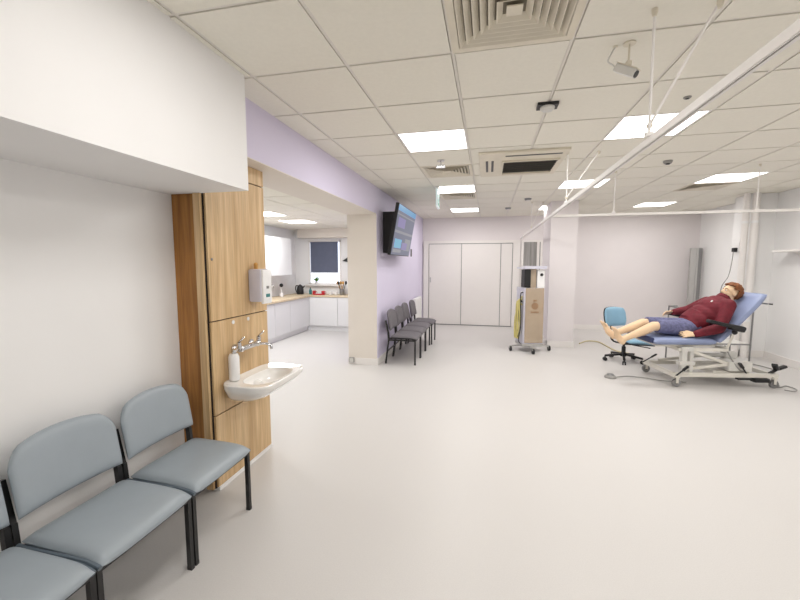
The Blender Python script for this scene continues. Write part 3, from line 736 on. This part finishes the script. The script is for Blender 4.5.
# ------------------------------------------------------------------ swivel chair
sc_ = thing('swivel_chair', 'pale blue swivel chair on a black five star base beside the couch', 'swivel chair', (2.13, 6.70, 0), R(-6))
bm = bmesh.new()
for k in range(5):
    a = 2*PI*k/5+R(-98); e = Vector((math.cos(a), math.sin(a), 0))
    bar(bm, e*.03+Vector((0, 0, .115)), e*.27+Vector((0, 0, .085)), .035, .03, .004)
lathe(bm, [(.045, .085), (.05, .13), (.03, .15)], (0, 0, 0))
obj('star_base', bm, 'black', sc_, smooth=True)
for k in range(5):
    a = 2*PI*k/5+R(-98); e = Vector((math.cos(a), math.sin(a), 0))*.27; s = Vector((-math.sin(a), math.cos(a), 0))
    bm = bmesh.new()
    for d_ in (-.016, .016): cyl(bm, e+s*(d_-.008)+Vector((0, 0, .03)), e+s*(d_+.008)+Vector((0, 0, .03)), .03, n=18)
    cyl(bm, e+Vector((0, 0, .04)), e+Vector((0, 0, .09)), .01); obj('castor', bm, 'black', sc_, smooth=True)
bm = bmesh.new(); cyl(bm, (0, 0, .14), (0, 0, .24), .03); cyl(bm, (0, 0, .2), (0, 0, .3), .018); obj('gas_column', bm, 'black', sc_, smooth=True)
bm = bmesh.new(); box(bm, -.05, .4, -.1, .1, .285, .305, bev=.004); bar(bm, (.1, -.1, .29), (.3, -.26, .285), .02, .012); obj('seat_mechanism', bm, 'black', sc_)
def sf(s, t):
    return (.24+.245*s*(1-.12*t*t), .21*t*(1-.06*s*s), .35-.01*s*s-.012*max(0, s)**2), (0, 0, 1)
bm = bmesh.new(); pillow(bm, sf, .08, 18, 16, 5); obj('seat', bm, 'sky', sc_, smooth=True)
def bf(s, t):
    wd = .185*(1-.18*abs(t)**3); zz = .715+.15*t*(1-.1*s*s)
    return (-.17+.05*s*s-.03*t, wd*s, zz), (1, 0, .15)
bk = Matrix.Rotation(R(-62), 4, 'Z')
bm = bmesh.new(); pillow(bm, bf, .07, 16, 14, 4); bm.transform(Matrix.Translation((-.17, .0, 0)) @ Matrix.Translation((0, 0, 0)) @ bk @ Matrix.Translation((.17, 0, 0)))
obj('backrest', bm, 'sky', sc_, smooth=True)
def bf2(s, t):
    c, n = bf(s, t); return (c[0]-.028, c[1]*1.02, c[2]), n
bm = bmesh.new(); pillow(bm, bf2, .04, 16, 14, 4); bm.transform(Matrix.Translation((-.17, .0, 0)) @ bk @ Matrix.Translation((.17, 0, 0)))
obj('back_shell', bm, 'black', sc_, smooth=True)
bm = bmesh.new(); tube(bm, [(0, 0, .295), (-.14, .03, .31), (-.19, .04, .42), (-.18, .03, .66)], .014); obj('back_bar', bm, 'black', sc_, smooth=True)

# ------------------------------------------------------------------ examination couch (local: head +x, far side +y)
OC = (2.9, 5.9, 0); AC = R(10)
bd = thing('examination_couch', 'blue padded hydraulic examination couch with raised backrest and white base', 'examination couch', OC, AC)
bm = bmesh.new()
for w in (-.33, .30): bar(bm, (-.66, w, .15), (.62, w, .15), .05, .05, .004)
for u in (-.64, .58): bar(bm, (u, -.34, .15), (u, .31, .15), .05, .05, .004)
box(bm, -.1, .35, -.25, .22, .13, .18, bev=.005)
obj('base_frame', bm, 'bedwhite', bd)
for u in (-.62, .56):
    for w in (-.36, .30):
        bm = bmesh.new()
        bar(bm, (u, w-.022, .05), (u, w-.022, .14), .03, .006); bar(bm, (u, w+.022, .05), (u, w+.022, .14), .03, .006); box(bm, u-.025, u+.025, w-.03, w+.03, .12, .145, bev=.004)
        k = obj('castor', bm, 'bedwhite', bd)
        bm = bmesh.new(); cyl(bm, (u, w-.016, .052), (u, w+.016, .052), .05, n=22); obj('wheel', bm, 'steel_dark', k, smooth=True)
        bm = bmesh.new(); cyl(bm, (u, w-.018, .052), (u, w+.018, .052), .014, n=12); obj('hub', bm, 'black', k, smooth=True)
bm = bmesh.new()
for w in (-.26, .22):
    bar(bm, (-.55, w, .46), (.05, w, .46), .04, .04, .004)
    bar(bm, (-.5, w, .2), (.3, w, .3), .03, .035, .003); bar(bm, (-.4, w, .44), (.32, w, .19), .03, .035, .003)
for u in (-.54, .04): bar(bm, (u, -.27, .46), (u, .23, .46), .04, .04, .004)
obj('scissor_lift', bm, 'bedwhite', bd)
bm = bmesh.new(); box(bm, -.52, -.46, -.29, -.23, .17, .50, bev=.004); box(bm, -.42, -.38, -.29, -.24, .17, .50, bev=.004); box(bm, -.55, -.36, -.3, -.22, .26, .31, bev=.004); box(bm, -.53, -.38, -.295, -.225, .44, .50, bev=.004)
obj('lift_column', bm, 'cart', bd)
bm = bmesh.new(); cyl(bm, (-.3, 0, .33), (.25, 0, .33), .03, n=18); cyl(bm, (-.35, 0, .33), (-.3, 0, .33), .018); box(bm, .2, .34, -.05, .05, .27, .38, bev=.006); obj('lift_actuator', bm, 'cart', bd, smooth=True)
bm = bmesh.new(); box(bm, -.82, -.1, -.25, .25, .495, .515); obj('seat_board', bm, 'bedwhite', bd)
def seatc(s, t): return (-.50+.385*s, .31*t, .562), (0, 0, 1)
bm = bmesh.new(); pillow(bm, seatc, .09, 20, 14, 12); obj('seat_cushion', bm, 'blue', bd, smooth=True)
bm = bmesh.new(); obox(bm, (-.895, 0, .575), (.05, .56, .07), Matrix.Rotation(R(0), 3, 'Y'), .015); obj('foot_end_cushion', bm, 'navy', bd, smooth=True)
# backrest
bd_dir = Vector((.67, 0, .742)); bd_n = Vector((-.742, 0, .67)); b0 = Vector((-.09, 0, .56))
def backc(s, t):
    c = b0+bd_dir*(.41+.41*s)+bd_n*.0; return (c.x, .31*t*(1-.10*max(0, s)**3), c.z), bd_n
bm = bmesh.new(); pillow(bm, backc, .09, 20, 14, 12); obj('backrest_cushion', bm, 'blue', bd, smooth=True)
bm = bmesh.new()
for w in (-.2, .2):
    p = b0-bd_n*.055+bd_dir*.05; q = b0-bd_n*.055+bd_dir*.74
    bar(bm, (p.x, w, p.z), (q.x, w, q.z), .03, .02)
p = b0-bd_n*.06+bd_dir*.72; cyl(bm, (p.x, -.33, p.z), (p.x, .33, p.z), .009)
bar(bm, (.0, 0, .46), (.18, 0, .66), .025, .025)
obj('backrest_frame', bm, 'steel', bd)
bm = bmesh.new(); p = b0-bd_n*.06+bd_dir*.72; cyl(bm, p+Vector((0, -.2, 0)), p+Vector((.13, -.24, -.01)), .009); obj('release_handle', bm, 'black', bd, smooth=True)
for w in (-.40, .40):
    bm = bmesh.new(); obox(bm, (-.10, w, .80), (.44, .09, .045), Matrix.Rotation(R(13), 3, 'Y'), .015); obox(bm, (.03, w, .762), (.16, .095, .075), Matrix.Rotation(R(13), 3, 'Y'), .02)
    a = obj('armrest', bm, 'black', bd, smooth=True)
    bm = bmesh.new(); cyl(bm, (.0, w, .72), (.05, w, .76), .022); sph(bm, (.01, w, .71), .03); obj('adjust_knob', bm, 'black', a, smooth=True)
    bm = bmesh.new(); bar(bm, (.03, w, .77), (.0, w*.8, .50), .02, .02); bar(bm, (0, w*.8, .5), (0, w*.5, .49), .02, .02); obj('bracket', bm, 'bedwhite', a)
def pedal(p, q, wd=.045):
    bm = bmesh.new(); bar(bm, p, q, .014, .014); d_ = (Vector(q)-Vector(p)).normalized(); bar(bm, Vector(q)-d_*.07, Vector(q)+d_*.01, wd, .025, .008); obj('foot_lever', bm, 'black', bd, smooth=True)
pedal((-.72, .26, .14), (-.60, .12, .30)); pedal((-.64, -.36, .13), (-.52, -.40, .27)); pedal((.25, -.33, .17), (.16, -.33, .30))
bm = bmesh.new(); box(bm, .32, .5, -.38, -.3, .07, .12, bev=.008); box(bm, .12, .28, -.38, -.32, .10, .125, bev=.004); obj('control_box', bm, 'black', bd)
bm = bmesh.new(); box(bm, .06, .34, -.30, -.1, .19, .31, bev=.006); obj('motor_housing', bm, 'cart', bd)
bm = bmesh.new(); bar(bm, (.55, -.3, .17), (.66, -.28, .22), .03, .02); bar(bm, (.55, -.36, .30), (.65, -.28, .22), .06, .03, .008); bar(bm, (.65, -.28, .22), (.76, -.28, .26), .055, .03, .008); obj('foot_lever', bm, 'black', bd, smooth=True)
bm = bmesh.new(); tube(bm, [(.06, -.2, .5), (.09, -.28, .35), (.2, -.3, .2), (.36, -.26, .22)], .008); obj('supply_cable', bm, 'greycable', bd, smooth=True)

# foot switch + cables
fs = thing('foot_switch', 'small grey round foot switch on the floor left of the couch', 'foot switch', (1.66, 5.68, 0))
bm = bmesh.new(); lathe(bm, [(.075, 0), (.075, .02), (.05, .04), (.02, .045)], (0, 0, 0)); obj('body', bm, 'greycable', fs, smooth=True)
bm = bmesh.new(); lathe(bm, [(.045, .042), (.04, .052)], (0, 0, 0)); obj('button', bm, 'steel_dark', fs, smooth=True)
bm = bmesh.new(); tube(bm, [(.07, 0, .012), (.25, .1, .008), (.45, .06, .008), (.62, -.02, .008), (.9, -.03, .008)], .006); obj('cable', bm, 'greycable', fs, smooth=True)
bm = bmesh.new(); tube(bm, [(3.64, 5.74, .008), (3.56, 5.66, .008), (3.62, 5.68, .008), (3.72, 5.75, .008), (3.74, 5.62, .008), (3.66, 5.52, .008), (3.58, 5.56, .008)], .006)
tag(obj('power_cable', bm, 'greycable', smooth=True), 'grey cable looping on the floor at the near right foot of the couch', 'cable')
bm = bmesh.new(); tube(bm, [(3.3, 6.35, .008), (3.6, 6.7, .008), (3.95, 6.95, .008), (4.1, 6.6, .008), (3.85, 6.3, .008), (3.55, 6.05, .008)], .007)
tag(obj('power_cable', bm, 'greycable', smooth=True), 'grey cable looping on the floor between the couch and the right wall', 'cable')

# steel trolley frame standing behind the couch
tr = thing('steel_trolley', 'thin steel framed trolley standing behind the examination couch', 'trolley', (3.12, 6.66, 0), R(6))
bm = bmesh.new()
for u in (-.32, .60):
    for w in (-.2, .2): cyl(bm, (u, w, .02), (u, w, .89), .011)
    cyl(bm, (u, -.2, .89), (u, .2, .89), .011)
for w in (-.2, .2):
    cyl(bm, (-.32, w, .38), (.60, w, .38), .011); cyl(bm, (.60, w, .89), (.48, w, .89), .011); cyl(bm, (-.32, w, .89), (-.2, w, .89), .011)
obj('frame', bm, 'steel_dark', tr, smooth=True)
obj('lower_shelf', B(-.32, .60, -.2, .2, .372, .388), 'cart', tr)
bm = bmesh.new()
for u in (-.32, .60):
    for w in (-.2, .2): cyl(bm, (u-.012, w, .022), (u+.012, w, .022), .022)
obj('feet', bm, 'cart', tr, smooth=True)

# ------------------------------------------------------------------ manikin
def voxel(name, bm, m, parent, vox, sm=4, label=None):
    me = bpy.data.meshes.new('v'); bm.to_mesh(me); bm.free()
    o = bpy.data.objects.new('v', me); C.objects.link(o)
    md = o.modifiers.new('r', 'REMESH'); md.mode = 'VOXEL'; md.voxel_size = vox
    s = o.modifiers.new('s', 'SMOOTH'); s.iterations = sm; s.factor = .5
    dg = bpy.context.evaluated_depsgraph_get()
    nm = bpy.data.meshes.new_from_object(o.evaluated_get(dg))
    bpy.data.objects.remove(o); bpy.data.meshes.remove(me)
    nm.name = name; nm.materials.clear(); nm.materials.append(M[m])
    for f in nm.polygons: f.use_smooth = True
    o = bpy.data.objects.new(name, nm); C.objects.link(o); 
    if parent: o.parent = parent
    if label: o['label'] = label
    return o
def limb(bm, pts, n=16):
    for p, r in pts: sph(bm, p, r, n=n)
    for (p, r), (q, s) in zip(pts, pts[1:]): cyl(bm, p, q, r, s, n=n)
V = Vector
mk = thing('manikin', 'life size training manikin in maroon jacket and denim shorts, reclining on the blue couch', 'manikin', OC, AC)
# key joints (u, w, z)
hipN = V((-.34, -.085, .705)); hipF = V((-.34, .085, .71))
kneeN = V((-.80, -.12, .735)); kneeF = V((-.82, .09, .745))
ankN = V((-1.17, -.13, .565)); ankF = V((-1.19, .08, .60))
pelv = V((-.30, 0, .715)); waist = V((-.17, 0, .80)); chest = V((.0, 0, .95)); neckb = V((.125, 0, 1.075)); head = V((.225, 0, 1.175))
shN = V((.075, -.185, 1.02)); shF = V((.075, .185, 1.02))
elN = V((-.10, -.275, .79)); wrN = V((-.36, -.25, .655))
elN = V((-.08, -.27, .735)); 
elF = V((-.09, .30, .90)); wrF = V((-.26, .36, .86))
def foot(bm, ank, w):
    heel = ank+V((-.02, 0, -.045)); toe = ank+V((-.17, w*.03, .145))
    limb(bm, [(ank, .038), (heel, .034), (ank+V((-.09, 0, .02)), .036), (toe+V((.05, 0, -.04)), .032)])
    limb(bm, [(ank+V((-.05, .0, .0)), .035), (toe+V((.04, .02, -.03)), .026), (toe+V((.0, .022, .01)), .015)])
    for k in range(5):
        o_ = V((0, (k-2)*.019, 0)); limb(bm, [(toe+V((.045, 0, -.035))+o_, .016), (toe+V((.008*abs(k-1), 0, .01-.006*abs(k-1)))+o_, .0105 if k else .014)], 10)
def hand(bm, wr, d, side, up):
    """d finger direction, side thumb direction, up back-of-hand direction"""
    d = d.normalized(); side = (side-d*side.dot(d)).normalized(); up = d.cross(side).normalized()*(1 if d.cross(side).dot(up) > 0 else -1)
    for k in range(4):
        o_ = side*(.03-.02*k)
        base = wr+d*.085+o_; L_ = (.072, .08, .074, .058)[k]
        limb(bm, [(wr+d*.01+o_*.55, .015), (base, .0125)], 10)
        m1 = base+d*L_*.5-up*.004; m2 = base+d*L_*.8-up*.018; m3 = base+d*L_*.98-up*.034
        limb(bm, [(base+o_*.12, .0095), (m1+o_*.25, .0088), (m2+o_*.25, .008), (m3+o_*.2, .0072)], 10)
    tb = wr+d*.03+side*.028-up*.006
    limb(bm, [(wr+d*.015+side*.01, .016), (tb, .0135), (tb+d*.035+side*.022-up*.006, .011), (tb+d*.062+side*.026-up*.014, .009)], 10)
bm = bmesh.new()
for hp, kn, an in ((hipN, kneeN, ankN), (hipF, kneeF, ankF)):
    mid = kn.lerp(an, .32)
    limb(bm, [(hp, .092), (hp.lerp(kn, .5)+V((0, 0, .0)), .075), (kn, .06), (mid+V((0, 0, -.006)), .060), (kn.lerp(an, .75), .043), (an, .037)])
    foot(bm, an, 1 if hp.y > 0 else -1)
sph(bm, pelv, .12, (1, 1.35, .9)); sph(bm, waist, .115, (1, 1.3, 1)); sph(bm, chest, .13, (1, 1.35, 1.05)); limb(bm, [(pelv, .1), (waist, .1), (chest, .11), (neckb, .06)])
for sh, el, wr in ((shN, elN, wrN), (shF, elF, wrF)):
    limb(bm, [(chest+V((.05, 0, .06)), .07), (sh, .055), (sh.lerp(el, .5), .046), (el, .038), (el.lerp(wr, .3), .037), (wr, .024)])
hand(bm, wrN, V((-1, .15, -.02)), V((0, .6, .8)), V((0, -.3, 1)))
hand(bm, wrF, V((-1, -.1, -.05)), V((0, -.6, .6)), V((0, 0, 1)))
# head: face axis f, crown axis c
fdir = V((-.92, 0, .39)).normalized(); cdir = V((.39, 0, .92)).normalized(); sdir = V((0, 1, 0))
def hp_(f, s, c): return head+fdir*f+sdir*s+cdir*c
rh = Matrix((fdir, sdir, cdir)).transposed()
limb(bm, [(neckb, .058), (head-cdir*.08-fdir*.02, .055)])
sph(bm, hp_(-.012, 0, .022), 1, (.096, .076, .086), rh, 24)      # cranium
sph(bm, hp_(.022, 0, -.035), 1, (.066, .060, .078), rh, 24)     # face
sph(bm, hp_(.052, 0, -.088), 1, (.028, .030, .022), rh)        # chin
sph(bm, hp_(.068, 0, .018), 1, (.020, .052, .012), rh)         # brow
limb(bm, [(hp_(.082, 0, .008), .009), (hp_(.100, 0, -.022), .012), (hp_(.108, 0, -.031), .010)], 12)   # nose
for s in (-1, 1):
    sph(bm, hp_(.096, s*.011, -.034), .009)
    sph(bm, hp_(.05, s*.035, -.03), 1, (.028, .022, .02), rh)  # cheeks
    sph(bm, hp_(-.012, s*.076, -.018), 1, (.017, .009, .030), rh)  # ears
    sph(bm, hp_(-.020, s*.082, -.012), 1, (.008, .006, .022), rh)
body = voxel('body', bm, 'skin', mk, .0062, 3)
for s in (-1, 1):
    bm = bmesh.new(); sph(bm, hp_(.080, s*.029, -.001), 1, (.009, .014, .007), rh); obj('eye', bm, 'white', body, smooth=True)
    bm = bmesh.new(); sph(bm, hp_(.087, s*.029, -.001), 1, (.004, .006, .006), rh); obj('pupil', bm, 'black', body, smooth=True)
    bm = bmesh.new(); limb(bm, [(hp_(.086, s*.015, .020), .004), (hp_(.082, s*.032, .025), .004), (hp_(.070, s*.046, .019), .003)], 8); obj('eyebrow', bm, 'hair', body, smooth=True)
bm = bmesh.new(); sph(bm, hp_(.084, 0, -.058), 1, (.008, .022, .005), rh); sph(bm, hp_(.082, 0, -.066), 1, (.008, .019, .005), rh); obj('lips', bm, 'lips', body, smooth=True)
# hair: cap over crown and back of the head
bm = bmesh.new(); sph(bm, hp_(-.020, 0, .028), 1, (.106, .087, .096), rh, 40)
for v in bm.verts[:]:
    l = v.co-head; f = l.dot(fdir); c = l.dot(cdir); s = l.dot(sdir)
    n_ = math.sin(s*180)*.004+math.sin(f*150+c*90)*.004
    v.co += l.normalized()*n_
def kill(v):
    l = v.co-head; f = l.dot(fdir); c = l.dot(cdir); s = abs(l.dot(sdir))
    return (f > .03 and c < .07) or (f > -.03 and c < .03) or (f > -.045 and c < .0) or c < -.06
bmesh.ops.delete(bm, geom=[v for v in bm.verts if kill(v)], context='VERTS')
bmesh.ops.solidify(bm, geom=bm.faces[:], thickness=.016)
obj('hair', bm, 'hair', mk, smooth=True)
# shorts
bm = bmesh.new()
sph(bm, pelv, .14, (1.05, 1.3, .92)); sph(bm, pelv+V((.06, 0, .03)), .13, (1, 1.3, .95))
for hp, kn in ((hipN, kneeN), (hipF, kneeF)):
    e = hp.lerp(kn, .90)
    cyl(bm, hp, e, .108, .088, n=24); sph(bm, hp, .108)
sh = voxel('shorts', bm, 'denim', mk, .009, 3)
# jacket
bm = bmesh.new()
sph(bm, waist+V((-.03, 0, 0)), .148, (1.05, 1.28, .95)); sph(bm, waist.lerp(chest, .5), .148, (1.1, 1.28, 1)); sph(bm, chest, .155, (1.05, 1.32, 1.0)); sph(bm, chest+V((.06, 0, .06)), .125, (1, 1.35, 1))
cyl(bm, waist+V((-.09, 0, -.045)), waist+V((.02, 0, .05)), .15, .15, n=32)
sph(bm, waist+V((-.11, 0, -.055)), .14, (.8, 1.28, .95))
for s_, el, wr in ((shN, elN, wrN), (shF, elF, wrF)):
    limb(bm, [(chest+V((.06, 0, .06)), .09), (s_, .084), (s_.lerp(el, .5), .077), (el, .066), (el.lerp(wr, .5), .057), (el.lerp(wr, .92), .046)])
limb(bm, [(neckb+V((-.03, 0, -.03)), .085), (neckb+V((.02, 0, .02)), .074)])
for k in range(9):   # sleeve and body folds
    a = k/8; p = shN.lerp(elN, a); sph(bm, p+V((.02*math.sin(k*2), -.015, .03*math.cos(k*1.7))), .052, (.5, 1, 1))
    q = waist.lerp(chest, a)+V((-.085, .05*math.sin(k*2.3), .05)); sph(bm, q, .085, (.3, 1.3, .9)) if k % 3 == 0 else None
jk = voxel('jacket', bm, 'jacket', mk, .0095, 2)
bm = bmesh.new(); c_ = neckb+V((.035, 0, .035)); ax = (head-neckb).normalized()
m_ = Matrix.Translation(c_) @ ax.to_track_quat('Z', 'Y').to_matrix().to_4x4()
t_ = bmesh.new(); lathe(t_, [(.082, -.03), (.076, .01), (.068, .01), (.072, -.03)], (0, 0, 0), 28); t_.transform(m_); merge(bm, t_); obj('collar', bm, 'jacket', jk, smooth=True)
bm = bmesh.new(); obox(bm, V((-.07, -.09, 1.064)), (.028, .03, .01), Matrix.Rotation(R(-40), 3, 'Y')); obj('chest_logo', bm, 'white', jk, label='tiny white chest mark')

# ------------------------------------------------------------------ right wall things
sp = thing('folding_screen', 'tall folded aluminium screen standing in the far right corner', 'folding screen', (4.31, 9.5, 0))
for k, (x0, x1) in enumerate(((4.20, 4.30), (4.315, 4.36), (4.372, 4.44))):
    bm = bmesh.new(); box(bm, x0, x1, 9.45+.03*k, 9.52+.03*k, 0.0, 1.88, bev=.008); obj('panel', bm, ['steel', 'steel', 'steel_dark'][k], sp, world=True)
for k, x in enumerate((4.06, 4.17)):
    bm = bmesh.new(); cyl(bm, (x, 7.47-.04*k, 0), (x, 7.47-.04*k, CZ-.005), .05 if k else .045, n=24)
    t = thing('vertical_pipe', ['white boxed pipe rising to the ceiling, the left of the pair behind the couch', 'white boxed pipe rising to the ceiling, the right of the pair behind the couch'][k], 'pipe', (x, 7.47-.04*k, 0))
    obj('pipe', bm, 'trim', t, smooth=True, world=True)
    bm = bmesh.new()
    for z in (.6, 2.2): cyl(bm, (x, 7.47-.04*k, z), (x, 7.47-.04*k, z+.04), .053, n=24)
    obj('pipe_clip', bm, 'white', t, smooth=True, world=True)
t = thing('wall_socket', 'black plug in a wall socket above the head of the manikin with dangling lead', 'socket', (4.15, 7.8, 1.78))
obj('plate', B(-.01, -.0005, -.07, .07, -.03, .13, bev=.003), 'white', t)
obj('plug', B(-.06, -.01, -.04, .04, -.03, .04, bev=.008), 'black', t)
bm = bmesh.new(); tube(bm, [(-.05, 0, -.02), (-.06, .0, -.2), (-.1, -.01, -.45), (-.19, -.02, -.62), (-.2, -.02, -.85), (-.12, -.02, -1.2)], .007); obj('lead', bm, 'greycable', t, smooth=True)
t = thing('wall_shelf', 'plain white shelf on the right wall cut off by the picture edge', 'shelf', (4.38, 6.5, 1.74))
obj('board', B(-.13, .119, -1.1, .62, -.015, .015, bev=.003), 'trim', t)
bm = bmesh.new()
for y in (-.8, .3): prism(bm, [(.119, -.016), (-.08, -.016), (.119, -.1)], y-.01, y+.01, 'y')
obj('shelf_bracket', bm, 'trim', t)

# ------------------------------------------------------------------ world, camera, view
w = bpy.data.worlds.new('World'); SC.world = w; w.use_nodes = True
w.node_tree.nodes['Background'].inputs['Color'].default_value = (.8, .88, 1, 1)
w.node_tree.nodes['Background'].inputs['Strength'].default_value = 1.0
cd = bpy.data.cameras.new('Camera'); cam = bpy.data.objects.new('Camera', cd); C.objects.link(cam)
cam.location = (0, 0, H)
cd.sensor_width = 36; cd.lens = 36*387/800; cd.clip_start = .05
cam.rotation_mode = 'XYZ'; cam.rotation_euler = (R(90-5.45), 0, R(12.8))
SC.camera = cam
vs = SC.view_settings; vs.view_transform = 'Standard'; vs.look = 'None'; vs.gamma = 1; vs.exposure = -0.95; vs.use_curve_mapping = False
